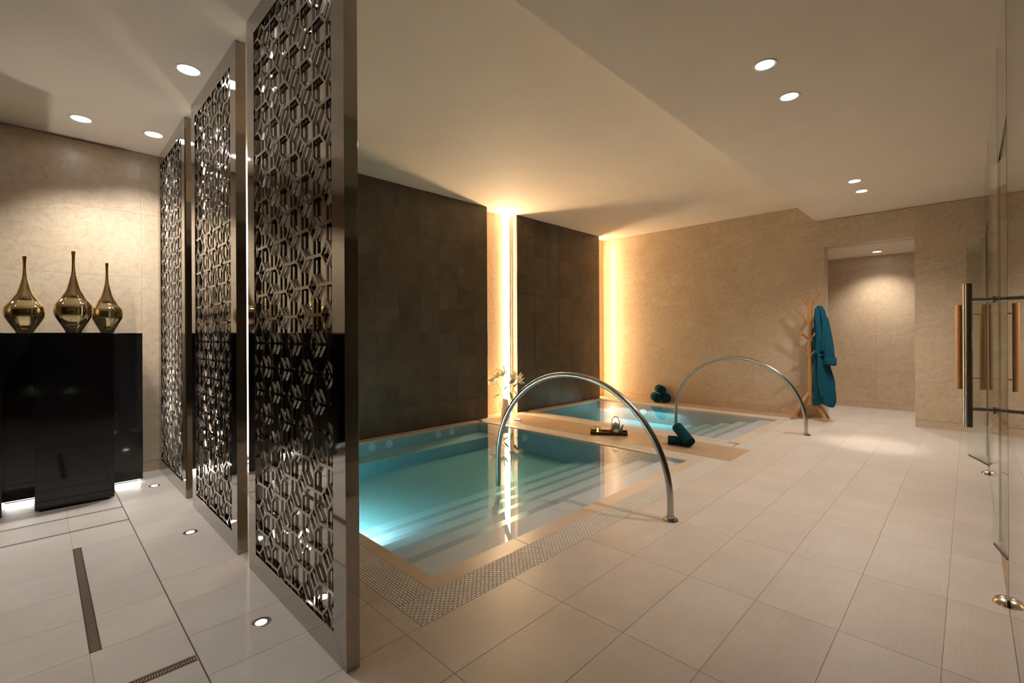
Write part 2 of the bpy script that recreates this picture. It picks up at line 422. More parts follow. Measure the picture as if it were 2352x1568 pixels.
# linear drains
def drain(loc, L, wd, along, label):
    t = thing('floor_drain', loc, label, 'drain')
    fr = MB()
    a = L / 2; b = wd / 2
    def bx(m, u0, u1, v0, v1, z0, z1):
        return m.box(u0, u1, v0, v1, z0, z1) if along == 'x' else m.box(v0, v1, u0, u1, z0, z1)
    bx(fr, -a, a, -b, -b + .002, -.012, .0008); bx(fr, -a, a, b - .002, b, -.012, .0008); bx(fr, -a, -a + .002, -b, b, -.012, .0008); bx(fr, a - .002, a, -b, b, -.012, .0008)
    fr.build('drain_frame', M['drain'], t)
    bx(MB(), -a, a, -b, b, -.0115, -.009).build('channel', M['grate_dark'], t)
    sl = MB(); 
    if L > 1.1:
        n = 7
        for k in range(n):
            v = -b + .002 + (k + .5) * (wd - .004) / n; bx(sl, -a + .002, a - .002, v - .0012, v + .0012, -.008, .0002)
        k = -a
        while k < a: bx(sl, k, k + .003, -b + .002, b - .002, -.008, -.0012); k += .03
    if along == 'y':
        sl = MB(); k = -a + .004
        while k < a - .004: bx(sl, k, k + .0035, -b + .002, b - .002, -.008, .0002); k += .0075
    s_ = sl.build('drain_slats', M['drain'], t); s_['kind'] = 'stuff'
drain((-2.905, .145, .0), 1.2, .034, 'x', 'long dark slotted drain in the floor in front of the black console')
drain((-1.9975, -.1, .0), .99, .030, 'y', 'dark slotted drain running out of the bottom edge beside the long floor joint')

# ================================================================== DECK between the pools, ledge, copings
deck = structure(MB().box(XW, -1.562, 4.428, 5.0, -.02, -.0014).build('floor_deck', M['grout']), 'warm beige stone deck between the two pools')
for x0, x1 in ((XW, -4.03), (-4.03, -2.83), (-2.83, -1.562)): ftile(x0, x1, 4.43, 4.998, 'deck', name='deck_slab', parent=deck)
ledge = structure(MB().box(XW, -1.745, 7.29, YB, -.02, -.0014).build('floor_ledge', M['grout']), 'narrow stone ledge along the back wall')
for x0, x1 in ((XW, -4.13), (-4.13, -3.23), (-3.23, -2.33), (-2.33, -1.745)): ftile(x0, x1, 7.293, YB - .02, 'deck', name='deck_slab', parent=ledge)

def coping(P, label, far, dwall):
    x0, x1, y0, y1 = P
    t = thing('pool_coping', ((x0 + x1) / 2, (y0 + y1) / 2, 0), label, 'coping')
    t['group'] = 'pool copings'
    L = t.location
    def slab(a, b, c, d):
        MB().cbox(a - L[0], b - L[0], c - L[1], d - L[1], -.03, .0006, .0015).build('coping_slab', M['coping'], t)
    n = 5
    for k in range(n):
        ya, yb = y0 + (y1 - y0) * k / n, y0 + (y1 - y0) * (k + 1) / n
        slab(x1, x1 + .113, ya + .001 - (.076 if k == 0 else 0), yb - .001 + ((.05 if far else .076) if k == n - 1 else 0))
        slab(x0 - .13, x0, ya + .001, yb - .001)
    for k in range(n):
        xa, xb = x0 + (x1 - x0) * k / n, x0 + (x1 - x0) * (k + 1) / n
        slab(xa + .001, xb - .001, y0 - (.076 if not far else .105), y0); slab(xa + .001, xb - .001, y1, y1 + (.076 if not far else .05))
    return t
coping(P1, 'beige stone coping framing the nearer pool', False, True)
coping(P2, 'beige stone coping framing the farther pool', True, True)

# overflow grates: dark channel + staggered white bricks
def grate(x0, x1, y0, y1, along, label):
    cx, cy = (x0 + x1) / 2, (y0 + y1) / 2
    t = thing('overflow_grate', (cx, cy, 0), label, 'grate', 'white overflow grates around the pools')
    MB().box(x0 - cx, x1 - cx, y0 - cy, y1 - cy, -.03, -.008).build('channel', M['grate_dark'], t)
    m = MB()
    if along == 'y': W, Ln = x1 - x0, y1 - y0
    else: W, Ln = y1 - y0, x1 - x0
    rows = max(3, int(round(W / .0135))); pr = W / rows
    pl = .0262
    for r in range(rows):
        v0 = -W / 2 + r * pr + .0019; v1 = v0 + pr - .0038
        u = -Ln / 2 - (pl / 2 if r % 2 else 0)
        while u < Ln / 2 - .004:
            ua, ub = max(u + .0022, -Ln / 2 + .001), min(u + pl - .0022, Ln / 2 - .001)
            if along == 'y': a = (v0, v1, ua, ub)
            else: a = (ua, ub, v0, v1)
            z0, z1 = -.009, 0.0
            m.add([(a[0], a[2], z0), (a[1], a[2], z0), (a[1], a[3], z0), (a[0], a[3], z0), (a[0], a[2], z1), (a[1], a[2], z1), (a[1], a[3], z1), (a[0], a[3], z1)],
                  [(4, 5, 6, 7), (0, 1, 5, 4), (1, 2, 6, 5), (2, 3, 7, 6), (3, 0, 4, 7)])
            u += pl
    for k in range(int(Ln / .16)):      # cross ribs under the bricks
        u = -Ln / 2 + .08 + k * .16
        a = (-W / 2, W / 2, u - .003, u + .003) if along == 'y' else (u - .003, u + .003, -W / 2, W / 2)
        m.box(a[0], a[1], a[2], a[3], -.0085, -.0035)
    me = bpy.data.meshes.new('grate_bricks'); me.from_pydata(m.v, [], m.f); me.materials.append(M['grate'])
    o = bpy.data.objects.new('grate_bricks', me); C.objects.link(o); o.parent = t; o['kind'] = 'stuff'
grate(-1.744, -1.562, 1.071, 4.428, 'y', 'long white overflow grate on the walkway side of the nearer pool')
grate(-4.85, -1.746, 1.071, 1.251, 'x', 'white overflow grate at the near end of the nearer pool, by the screen')
grate(-4.85, -1.746, 4.268, 4.428, 'x', 'white overflow grate between the nearer pool and the deck')
grate(-4.85, -1.746, 5.0, 5.184, 'x', 'white overflow grate between the deck and the farther pool')
grate(-1.737, -1.562, 5.0, 7.29, 'y', 'white overflow grate on the walkway side of the farther pool')
grate(-4.85, -1.739, 7.087, 7.29, 'x', 'white overflow grate along the ledge below the back wall')

# ================================================================== POOLS
def pool(P, label, wlabel, bench):
    x0, x1, y0, y1 = P
    t = thing('pool_basin', ((x0 + x1) / 2, (y0 + y1) / 2, -.30), label, 'pool'); L = t.location
    def bx(name, mat, *a):
        return MB().box(a[0] - L[0], a[1] - L[0], a[2] - L[1], a[3] - L[1], a[4] - L[2], a[5] - L[2]).build(name, M[mat], t)
    zf = -.28
    bx('pool_floor', 'pool_floor', x0, x1, y0, y1, zf - .02, zf)
    bx('pool_wall', 'mosaic', x0 - .02, x0, y0 - .02, y1 + .02, zf - .02, -.030)
    bx('pool_wall', 'mosaic', x1, x1 + .02, y0 - .02, y1 + .02, zf - .02, -.030)
    bx('pool_wall', 'mosaic', x0, x1, y0 - .02, y0, zf - .02, -.030)
    bx('pool_wall', 'mosaic', x0, x1, y1, y1 + .02, zf - .02, -.030)
    zs = (-.035, -.085, -.14, -.19, -.235); xs = (x1, -2.09, -2.345, -2.595, -2.845, -3.105)
    for k in range(5): bx('step', 'pool_step', xs[k + 1], xs[k], y0, y1, zf, zs[k])
    for k in range(1, 5): bx('tread_shade', 'tread_shade', xs[k] - .15, xs[k], y0, y1, zs[k], zs[k] + .002)  # darker bands painted below each riser stand in for shade on the treads
    b = bx('bench', 'mosaic', x0, -4.42, y0, y1, zf, -.145)
    bx('bench_seat', 'pool_floor', x0, -4.42, y0, y1, -.145, -.142)
    e = .004
    wt = MB().box(x0 - e, x1 + e, y0 - e, y1 + e, -.286, 0).build('pool_water', M['water'])
    wt.location = (0, 0, -.005)
    tag(wt, wlabel, 'water', kind='stuff')
    return t
pool1 = pool(P1, 'nearer sunken pool with underwater steps and teal mosaic bench', 'still clear water in the nearer pool', True)
pool2 = pool(P2, 'farther sunken pool with teal lit end and underwater steps', 'still clear water in the farther pool', True)
def jet(x, y, z, parent, ax, lensmat, r=.045, name='pool_jet'):
    # flush round fitting; ax = inward normal
    m = Vector(ax).to_track_quat('Z', 'Y').to_matrix().to_4x4(); L = parent.location
    m.translation = Vector((x, y, z)) - L
    ring = MB().lathe([(r * .55, 0), (r, 0), (r, .004), (r * .9, .009), (r * .6, .010), (r * .55, .006)], 24).xf(m).build(name, M['white'], parent, True, angle=40)
    MB().lathe([(0, .0035), (r * .55, .004)], 20).xf(m).build('nozzle', M[lensmat], ring)
    return ring
for (y, z) in ((2.585, -.068), (2.80, -.068), (3.485, -.066), (3.70, -.066)): jet(-4.72, y, z, pool1, (1, 0, 0), 'dark_hole')
jet(-3.90, 4.19, -.095, pool1, (0, -1, 0), 'pool_lens_blue', .05, 'pool_light')
jet(-3.3, 1.327, -.14, pool1, (0, 1, 0), 'pool_lens', .06, 'pool_light')
jet(-3.86, 7.035, -.12, pool2, (0, -1, 0), 'pool_lens', .06, 'pool_light')
lamp_area('pool_lamp', (-3.6, 1.37, -.05), (-3.65, 1.95, -.28), 2.3, 1.7, .06, AQUA)
lamp_area('pool_lamp', (-3.86, 6.99, -.05), (-3.86, 6.80, -.28), .9, 1.3, .06, AQUA)

# ================================================================== WALLS
def slab_wall(wall, us, zs, place, depth, mat='stone', name='wall_slab', gap=.0011, holes=None):
    for i in range(len(us) - 1):
        for j in range(len(zs) - 1):
            u0, u1, z0, z1 = us[i], us[i + 1], zs[j], zs[j + 1]
            if holes and holes(u0, u1, z0, z1): continue
            if u1 - u0 < .02 or z1 - z0 < .02: continue
            a, b = round(u1 - u0 - gap, 4), round(z1 - z0 - gap, 4)
            du = random.uniform(0, .0006)
            place(u0, u1, z0, z1, a, b, du)
ZR = [.09, .575, 1.122, 1.669, 2.216, 2.735]
# back wall
bwall = MB()
bwall.box(XW - .1, -1.43, YB + .012, YB + .237, 0, 3.05).box(-1.43, -.478, YB + .012, YB + .237, 2.373, 3.05).box(-.478, 2.2, YB + .012, YB + .237, 0, 3.05)
wall_back = structure(bwall.build('wall_back', M['stone_plain']), 'beige veined limestone wall at the far end')
def pl_back(u0, u1, z0, z1, a, b, du):
    inst(('bs', a, b), lambda: MB().box(-a / 2, a / 2, 0, .012, -b / 2, b / 2), M['stone'], 'wall_slab', wall_back, ((u0 + u1) / 2, YB - du, (z0 + z1) / 2))
slab_wall(wall_back, [XW, -4.13, -3.232, -2.34, -1.43], ZR + [2.975], pl_back, .012)
slab_wall(wall_back, [-1.43, -.478], [2.373, 2.735], pl_back, .012)
slab_wall(wall_back, [-.478, .42, 1.32, 2.2], ZR, pl_back, .012)
for x0, x1 in ((XW, -1.43), (-.478, 2.19)):
    structure(MB().box(x0, x1, YB - .002, YB + .01, 0, .088).build('baseboard_back', M['stone_plain']), 'stone skirting along the back wall')
# room beyond the opening
wi = structure(MB().box(-2.7, 1.2, 9.112, 9.2, 0, 2.6).build('wall_passage', M['stone_plain']), 'stone wall seen through the opening beside the robe')
def pl_in(u0, u1, z0, z1, a, b, du):
    inst(('is', a, b), lambda: MB().box(-a / 2, a / 2, 0, .012, -b / 2, b / 2), M['stone'], 'wall_slab', wi, ((u0 + u1) / 2, 9.1 - du, (z0 + z1) / 2))
slab_wall(wi, [-2.7, -1.92, -1.02, -.12, .78, 1.2], [.09, .575, 1.122, 1.669, 2.216, 2.37], pl_in, .012)
structure(MB().box(-2.7, 1.2, 9.098, 9.11, 0, .088).build('baseboard_passage', M['stone_plain']), 'stone skirting in the passage')
structure(MB().box(-2.8, -2.7, YB + .24, 9.2, 0, 2.6).build('wall_passage_left', M['stone_plain']), 'left wall of the passage')
structure(MB().box(1.2, 1.3, YB + .24, 9.2, 0, 2.6).build('wall_passage_right', M['stone_plain']), 'right wall of the passage')
structure(MB().box(-2.8, 1.3, YB + .24, 9.2, 2.368, 2.5).build('ceiling_passage', M['plaster']), 'lower white ceiling of the passage beyond the opening')
# left stone wall behind the vases
wl = structure(MB().box(XL - .15, XL - .012, -3, .8, 0, 2.76).build('wall_left', M['stone_plain']), 'beige limestone wall behind the gold vases')
def pl_left(u0, u1, z0, z1, a, b, du):
    inst(('ls', a, b), lambda: MB().box(-.012, 0, -a / 2, a / 2, -b / 2, b / 2), M['stone'], 'wall_slab', wl, (XL + du, (u0 + u1) / 2, (z0 + z1) / 2))
slab_wall(wl, [-2.98, -2.08, -1.18, -.28, .62, .8], ZR, pl_left, .012)
structure(MB().box(XL - .01, XL + .002, -2.98, .8, 0, .088).build('baseboard_left', M['stone_plain']), 'stone skirting below the left wall')
# wall behind the pools with three niches
structure(MB().box(XW - .15, XW, .8, YB, -.02, 3.05).build('wall_pool', M['stone_plain']), 'pale stone wall showing in the lit niches between the dark walls')
def dark_wall(y0, y1, idx, label):
    o = structure(MB().box(XW, XD - .014, y0, y1, -.02, 2.99).build('wall_dark_%d' % idx, M['stone_plain']), label)
    ys = [y1]; 
    first = .234 if idx == 1 else .28
    yy = y1 - first
    while yy > y0 + .05: ys.append(yy); yy -= .2985
    ys.append(y0); ys = ys[::-1]
    MB().box(XD - .014, XD - .011, y0, y1, -.01, 2.985).build('tile_bed', M['dark2'], o)
    for j in range(len(ys) - 1):
        z = 0.0
        while z < 2.97:
            z1 = min(z + .2985, 2.975); 
            if z1 - z < .03: break
            a, b = round(ys[j + 1] - ys[j] - .0008, 4), round(z1 - z - .0008, 4)
            pr = random.choice((0, 0, 0, 0, .001, .002, .0035)) 
            t = inst(('dt', a, b), lambda: MB().box(-.012, 0, -a / 2, a / 2, -b / 2, b / 2), M['dark'], 'wall_tile', o, (XD + pr - .001, (ys[j] + ys[j + 1]) / 2, (z + z1) / 2))
            z = z1
    return o
dark_wall(1.50, 4.447, 1, 'dark brown basalt tiled wall rising behind the nearer pool')
dark_wall(5.056, 7.24, 2, 'dark brown basalt tiled wall rising behind the farther pool')
# LED profiles in the niche corners
def led(y, s, label, mat='led', dx=.05):
    t = thing('light_strip', (XW, y, 0), label, 'light strip')
    d = .075
    MB().prism([(0, 0), (dx, 0), (0, s * .095)], lambda u, v, w_: (u, v, w_), .004, 2.97).build('diffuser', M[mat], t)
    ya, yb = sorted((0, s * .036))
    MB().box(dx + .001, dx + .005, ya, yb, .002, 2.97).build('shade_lip', M['white'], t)  # added lip that keeps the strip's light off the wall return
led(5.054, -1, 'glowing vertical light strip in the niche between the dark walls, behind the lilies')
led(7.242, 1, 'vertical light strip at the back wall end of the farther dark wall', 'led_far', .022)
led(1.498, -1, 'vertical light strip in the niche behind the lattice screens', 'led_soft')
# remaining shell
structure(MB().box(1.6, 1.7, -3, YB + .2, 0, 2.8).build('wall_right', M['walnut']), 'dark wood lined wall behind the glass partition')
structure(MB().box(XL - .15, 2.3, -3.1, -3, 0, 2.8).build('wall_front', M['stone_plain']), 'stone wall behind the viewer')

# ================================================================== CEILING
structure(MB().box(XL - .15, 2.3, -3.1, .80, LOWZ, 3.08).box(-1.525, 2.3, .80, YB + .2, LOWZ, 3.08).build('ceiling', M['plaster']), 'lower plaster ceiling over the walkway and the console')
structure(MB().box(XL - .15, -1.525, .80, YB + .2, HIGHZ, 3.08).build('ceiling_raised', M['plaster']), 'raised plaster ceiling over the pools')
def downlight(x, y, z, label, group, watts, angle=80, blend=.8, aim=None, col=COOL, r=.05, lamp=True):
    t = thing('ceiling_downlight', (x, y, z), label, 'downlight', group)
    MB().lathe([(r, -.001), (r + .012, -.004), (r + .016, 0), (r + .016, .004), (r, .004)], 32).build('trim_ring', M['trim'], t, True, angle=40)
    MB().lathe([(0, -.0015), (r, -.0015), (r, .003), (0, .003)], 32).build('lens', M['lens'], t)
    if lamp: lamp_spot('downlight_lamp', (x, y, z - .012), aim or (x, y, 0), watts, angle, blend, col)
    return t
g1 = 'downlights over the walkway'
downlight(-.848, 2.994, LOWZ, 'walkway downlight nearest the viewer, highest in the picture', g1, 9.5, 90, 1)
downlight(-.847, 3.509, LOWZ, 'walkway downlight second nearest, just below the highest one', g1, 9.5, 90, 1)
downlight(-.837, 5.930, LOWZ, 'third walkway downlight, the nearer of the far pair before the opening', g1, 14, 130, 1)
downlight(-.841, 6.402, LOWZ, 'fourth walkway downlight, nearest the back wall', g1, 14, 130, 1)
lamp_spot('downlight_lamp', (-.837, 5.93, LOWZ - .014), (-.74, 6.13, 0), 19, 24, 1, COOL)
downlight(-.962, 8.671, 2.368, 'small downlight in the passage ceiling beyond the opening', g1, 11, 120, 1)
g2 = 'downlights over the console area'
downlight(-3.293, .629, LOWZ, 'downlight beside the middle lattice screen, nearest of those over the console', g2, 3.2, 110, 1, None, NEUTRAL, r=.055)
downlight(-4.577, .222, LOWZ, 'downlight above the gold vases', g2, 8, 90, 1, (-5.0, .2, 0), NEUTRAL, r=.055)
downlight(-4.534, .637, LOWZ, 'downlight in the corner by the farthest lattice screen', g2, 14, 110, 1, (-4.9, .5, 0), NEUTRAL, r=.055)
# unseen downlights: the rows overhead go on, those farther back are added fill
for x, y, wt in ((-2.05, .63, 6), (-2.1, -.6, 1.5), (-3.3, -.6, 3), (-.85, .05, .6), (-.85, .57, .6), (-4.53, -.9, 7)):
    lamp_spot('downlight_lamp', (x, y, LOWZ - .012), (x, y, 0), wt, 120, 1, NEUTRAL if x < -2 else COOL)

# ================================================================== LATTICE SCREENS
def lattice_bars(m, xa, xb, za, zb, x0, z0, y0, y1, wd=.0105):
    dx, dz, hw, hh = .1167, .1125, .047, .048
    def seg(p, q, o=0.0, wd=wd):
        # clip to the opening
        t0, t1 = 0.0, 1.0; d = (q[0] - p[0], q[1] - p[1])
        for pp, dd, lo, hi in ((p[0], d[0], xa, xb), (p[1], d[1], za, zb)):
            if abs(dd) < 1e-9:
                if pp < lo or pp > hi: return
            else:
                a, b = (lo - pp) / dd, (hi - pp) / dd
                if a > b: a, b = b, a
                t0, t1 = max(t0, a), min(t1, b)
        if t1 - t0 < 1e-3: return
        a = (p[0] + d[0] * t0, p[1] + d[1] * t0); b = (p[0] + d[0] * t1, p[1] + d[1] * t1)
        L = math.hypot(b[0] - a[0], b[1] - a[1]); n = (-(b[1] - a[1]) / L * wd / 2, (b[0] - a[0]) / L * wd / 2)
        e = ((b[0] - a[0]) / L * wd * .45, (b[1] - a[1]) / L * wd * .45)
        a = (a[0] - e[0], a[1] - e[1]); b = (b[0] + e[0], b[1] + e[1])
        poly = [(a[0] + n[0], a[1] + n[1]), (a[0] - n[0], a[1] - n[1]), (b[0] - n[0], b[1] - n[1]), (b[0] + n[0], b[1] + n[1])]
        m.prism(poly, lambda u, v, w_: (u, w_, v), y0 + o, y1)
    for i in range(-2, 12):
        for j in range(-14, 18):
            if (i + j) % 2: continue
            x, z = x0 - dx * i, z0 + dz * j
            T, B_, Lf, R_ = (x, z + hh), (x, z - hh), (x - hw, z), (x + hw, z)
            for p, q, o in ((T, R_, 0), (R_, B_, .0003), (B_, Lf, 0), (Lf, T, .0003)): seg(p, q, o)
            seg((x - hw, z), (x - 2 * dx + hw, z), .0006, wd * 1.2); seg((x, z + hh), (x, z + 2 * dz - hh), .0009, wd)
def screen(xa, xb, label):
    ya, yb = .7385, .7885; fw = .10; zt = 2.738
    t = thing('lattice_screen', ((xa + xb) / 2, (ya + yb) / 2, 0), label, 'screen', 'tall lattice screens between console and pool')
    L = t.location
    def mem(name, poly):
        MB().prism([(u - L[0], v) for u, v in poly], lambda u, v, w_: (u, w_, v), ya - L[1], yb - L[1]).build(name, M['steel_dark'], t, bevel=.0008)
    e = .0005
    mem('frame_stile', [(xa, e), (xa + fw - e, fw), (xa + fw - e, zt - fw), (xa, zt - e)])
    mem('frame_stile', [(xb, e), (xb, zt - e), (xb - fw + e, zt - fw), (xb - fw + e, fw)])
    mem('frame_rail', [(xa + e, 0), (xb - e, 0), (xb - fw, fw - e), (xa + fw, fw - e)])
    mem('frame_rail', [(xa + e, zt), (xa + fw, zt - fw + e), (xb - fw, zt - fw + e), (xb - e, zt)])
    MB().box(xa + fw - .005 - L[0], xb - fw + .005 - L[0], ya + .019 - L[1], yb - .002 - L[1], fw - .005, zt - fw + .005).build('mirror_panel', M['mirror'], t)
    m = MB()
    lattice_bars(m, xa + fw + .001 - L[0], xb - fw - .001 - L[0], fw + .001, zt - fw - .001, xb - fw - .057 - L[0], 1.0165, ya + .004 - L[1], ya + .0145 - L[1])
    m.build('lattice', M['lattice'], t)
    return t
screen(-2.582, -1.530, 'nearest and largest tall lattice screen in a polished steel frame')
screen(-3.800, -2.779, 'middle tall lattice screen in a polished steel frame')
screen(XL + .002, -4.016, 'farthest lattice screen, standing against the left wall, glittering')
def uplight(x, y, label, W=2.2):
    t = thing('floor_uplight', (x, y, 0), label, 'uplight', 'floor uplights before the screens')
    MB().lathe([(.020, .0005), (.033, .003), (.037, .0018), (.037, -.004), (.020, -.004)], 28).build('trim_ring', M['bronze'], t, True, angle=40)
    MB().lathe([(0, .0012), (.021, .0012), (.021, -.003), (0, -.003)], 24).build('lens', M['uplens'], t)
    lamp_spot('uplight_lamp', (x, y, .008), (x, y + .10, 2.0), W, 75, .8, COOL, .02)
uplight(-2.053, .630, 'round floor uplight in front of the nearest lattice screen')
uplight(-3.303, .629, 'round floor uplight in front of the middle lattice screen')
uplight(-4.537, .631, 'round floor uplight in front of the farthest lattice screen', 6)

# ================================================================== CONSOLE AND GOLD VASES
ct = thing('stone_console', (-4.9, -.2, 0), 'polished black granite console with projecting blocks below the gold vases', 'console')
CT = 1.193
MB().box(XL + .002, -4.75, -2.7, .588, .022, CT).build('console_body', M['black'], ct, world=True, bevel=.0015)
MB().box(XL + .03, -4.80, -2.69, .56, 0, .022).build('plinth', M['rubber'], ct, world=True)
for k in range(4):
    y0 = -.02 - .55 * k
    MB().box(-4.75, -4.405, y0, y0 + .403, .012, CT).build('console_block', M['black'], ct, world=True, bevel=.0015)
    MB().box(-4.74, -4.44, y0 + .02, y0 + .38, 0, .012).build('block_foot', M['rubber'], ct, world=True)
MB().box(-4.80, -4.785, -2.69, .575, .012, .021).build('light_strip', M['led_white'], ct, world=True)
lamp_area('console_strip_lamp', (-4.765, .485, .014), (-4.70, .485, 0), .04, .17, .014, COOL)
lamp_area('console_strip_lamp', (-4.765, -.095, .014), (-4.70, -.095, 0), .035, .14, .014, COOL)
def gold_vase(x, y, h, r, label):
    pr = [(.0, 0), (.405, 0), (.42, .006), (.47, .036), (.615, .087), (.725, .125), (.89, .185), (.97, .225), (1.0, .285), (.955, .338), (.83, .378), (.69, .412), (.575, .452), (.43, .505), (.323, .562), (.23, .638), (.165, .69), (.125, .73), (.098, .80), (.086, .86), (.086, .905), (.105, .955), (.126, 1.0), (.105, 1.0), (.085, .97), (.06, .92), (0, .88)]
    P = []
    for i in range(len(pr) - 1):
        p0, p1, p2, p3 = pr[max(i - 1, 0)], pr[i], pr[i + 1], pr[min(i + 2, len(pr) - 1)]
        n = 4 if 2 <= i < 22 else 1
        for k in range(n):
            s = k / n
            P.append(tuple(.5 * (2 * p1[c] + (p2[c] - p0[c]) * s + (2 * p0[c] - 5 * p1[c] + 4 * p2[c] - p3[c]) * s * s + (3 * p1[c] - p0[c] - 3 * p2[c] + p3[c]) * s ** 3) if n > 1 else p1[c] for c in (0, 1)))
    P.append(pr[-1])
    # flattened flask: rounded-rectangular section, round at the neck
    m = MB(); n = 72; vs = []
    for q, z in P:
        q = max(q, 0); fl = min(1, max(0, (q - .15) / .5)); ex = 2 + .9 * fl; dep = 1 - .42 * fl
        for k in range(n):
            a = 2 * PI * k / n; ca, sa = math.cos(a), math.sin(a)
            vs.append((r * q * dep * math.copysign(abs(ca) ** (2 / ex), ca), r * q * math.copysign(abs(sa) ** (2 / ex), sa), z * h))
    mm = len(P)
    fs = [(i * n + k, i * n + (k + 1) % n, (i + 1) * n + (k + 1) % n, (i + 1) * n + k) for i in range(mm - 1) for k in range(n)]
    o = m.add(vs, fs).build('gold_vase', M['gold'], None, True, angle=50)
    o.location = (x, y, CT)
    return tag(o, label, 'vase', 'gold vases on the console')
gold_vase(-4.88, -.068, .556, .112, 'leftmost gold mirror vase with a thin flared neck')
gold_vase(-4.58, .178, .583, .105, 'tallest gold mirror vase, standing on the projecting black block')
gold_vase(-4.88, .383, .555, .100, 'slimmest gold mirror vase, rightmost of the three')
for y, x, lb in ((-.37, -4.58, 'gold vase just outside the left edge, nearest of those seen only in the screen mirrors'), (-.63, -4.88, 'gold vase standing back on the console, second of those seen only in the screen mirrors'), (-.92, -4.58, 'gold vase farthest along the console, seen only in the nearest screen mirror')):
    gold_vase(x, y, .57, .105, lb)

# ================================================================== HAND RAILS
def rail(y, label):
    t = thing('pool_handrail', (-1.335, y, 0), label, 'handrail', 'arched steel pool handrails')
    xc, R = -2.1125, .7775; z0 = .105; top = .886
    pts = [(0, 0, .0), (0, 0, .05), (0, 0, z0 * .9)]
    for k in range(0, 41):
        a = PI * k / 40
        pts.append((xc + R * math.cos(a) + 1.335, 0, z0 + (top - .0205 - z0) * math.sin(a)))
    pts += [(-2 * R, 0, .05), (-2 * R, 0, -.06), (-2 * R - .004, 0, -.13)]
    MB().tube(pts, .0205, 20).build('rail_tube', M['steel'], t, True, angle=60)
    MB().lathe([(.0205, .030), (.023, .030), (.024, .012), (.044, .010), (.047, .006), (.047, 0), (0, 0)], 32).build('base_flange', M['steel'], t, True, angle=40)
rail(2.768, 'arched steel handrail rising from the nearer pool')
rail(6.174, 'arched steel handrail rising from the farther pool')

# ================================================================== GLASS PARTITION, DOORS
def fixed_pane(n, y0, y1, z0, z1, label):
    o = structure(MB().box(XG, XG + .010, y0, y1, z0, z1).build('window_%d' % n, M['glass']), label)
    for ye in (y0, y1):
        if ye < YB - .02 and ye > -.5: MB().box(XG - .0005, XG + .0105, ye - .004 if ye == y1 else ye, ye if ye == y1 else ye + .004, z0, z1).build('glass_edge', M['glass_edge'], o)
    return o
fixed_pane(1, -.7, 2.885, .002, LOWZ - .002, 'fixed clear glass pane on the right, nearest the viewer')
fixed_pane(2, 3.74, 5.45, .002, LOWZ - .002, 'fixed clear glass pane between the two glass doors')
fixed_pane(3, 6.26, YB - .004, .002, LOWZ - .002, 'fixed clear glass pane next to the back wall')
fixed_pane(4, 2.887, 3.738, 2.10, LOWZ - .002, 'glass transom over the nearer glass door')
fixed_pane(5, 5.452, 6.258, 2.10, LOWZ - .002, 'glass transom over the farther glass door')
def glass_door(n, a, b, s_h, bar, bar_r, so_r, off, zbar, zso, label):
    # a: free edge, b: inner edge (world xy); s_h: handle distance from the free edge
    A, B = Vector((*a, 0)), Vector((*b, 0)); d = (B - A).normalized(); nrm = Vector((d.y, -d.x, 0))
    if nrm.x > 0: nrm = -nrm
    t = bpy.data.objects.new('door_%d' % n, None); C.objects.link(t); t.location = A; structure(t, label)
    Ln = (B - A).length; th = .005
    def P(u, v, z): return tuple(d * u + nrm * v + Vector((0, 0, z)))
    m = MB(); c = [P(0, -th, .012), P(Ln, -th, .012), P(Ln, th, .012), P(0, th, .012), P(0, -th, 2.068), P(Ln, -th, 2.068), P(Ln, th, 2.068), P(0, th, 2.068)]
    fs = [(3, 2, 1, 0), (4, 5, 6, 7), (0, 1, 5, 4), (1, 2, 6, 5), (2, 3, 7, 6), (3, 0, 4, 7)]
    m.add(c, fs).build('glass_leaf', M['glass'], t)
    MB().add([P(.02, -th * .9, .004), P(Ln, -th * .9, .004), P(Ln, th * .9, .004), P(.02, th * .9, .004), P(.02, -th * .9, .0119), P(Ln, -th * .9, .0119), P(Ln, th * .9, .0119), P(.02, th * .9, .0119)], fs).build('bottom_seal', M['rubber'], t)
    for s in (1, -1):
        h = MB().tube([P(s_h, s * off, zbar[0]), P(s_h, s * off, zbar[1])], bar_r, 24).build('pull_bar', M[bar], t, True, angle=50)
        for z in zso:
            MB().tube([P(s_h, s * th, z), P(s_h, s * (off - bar_r + .002), z)], so_r, 14).build('standoff', M['steel'], h, True, angle=50)
            MB().tube([P(s_h, s * th, z), P(s_h, s * (th + .004), z)], so_r * 1.6, 16).build('washer', M['rubber'], h)
glass_door(1, (.093, 3.685), (.262, 2.905), .055, 'steel', .0205, .0115, .112, (.642, 1.434), (.741, 1.344), 'nearer glass door standing ajar with steel pull bars')
glass_door(2, (-.009, 6.208), (.240, 5.46), .075, 'oak_handle', .0235, .006, .085, (.635, 1.427), (.74, 1.335), 'farther glass door standing ajar with oak pull bars')
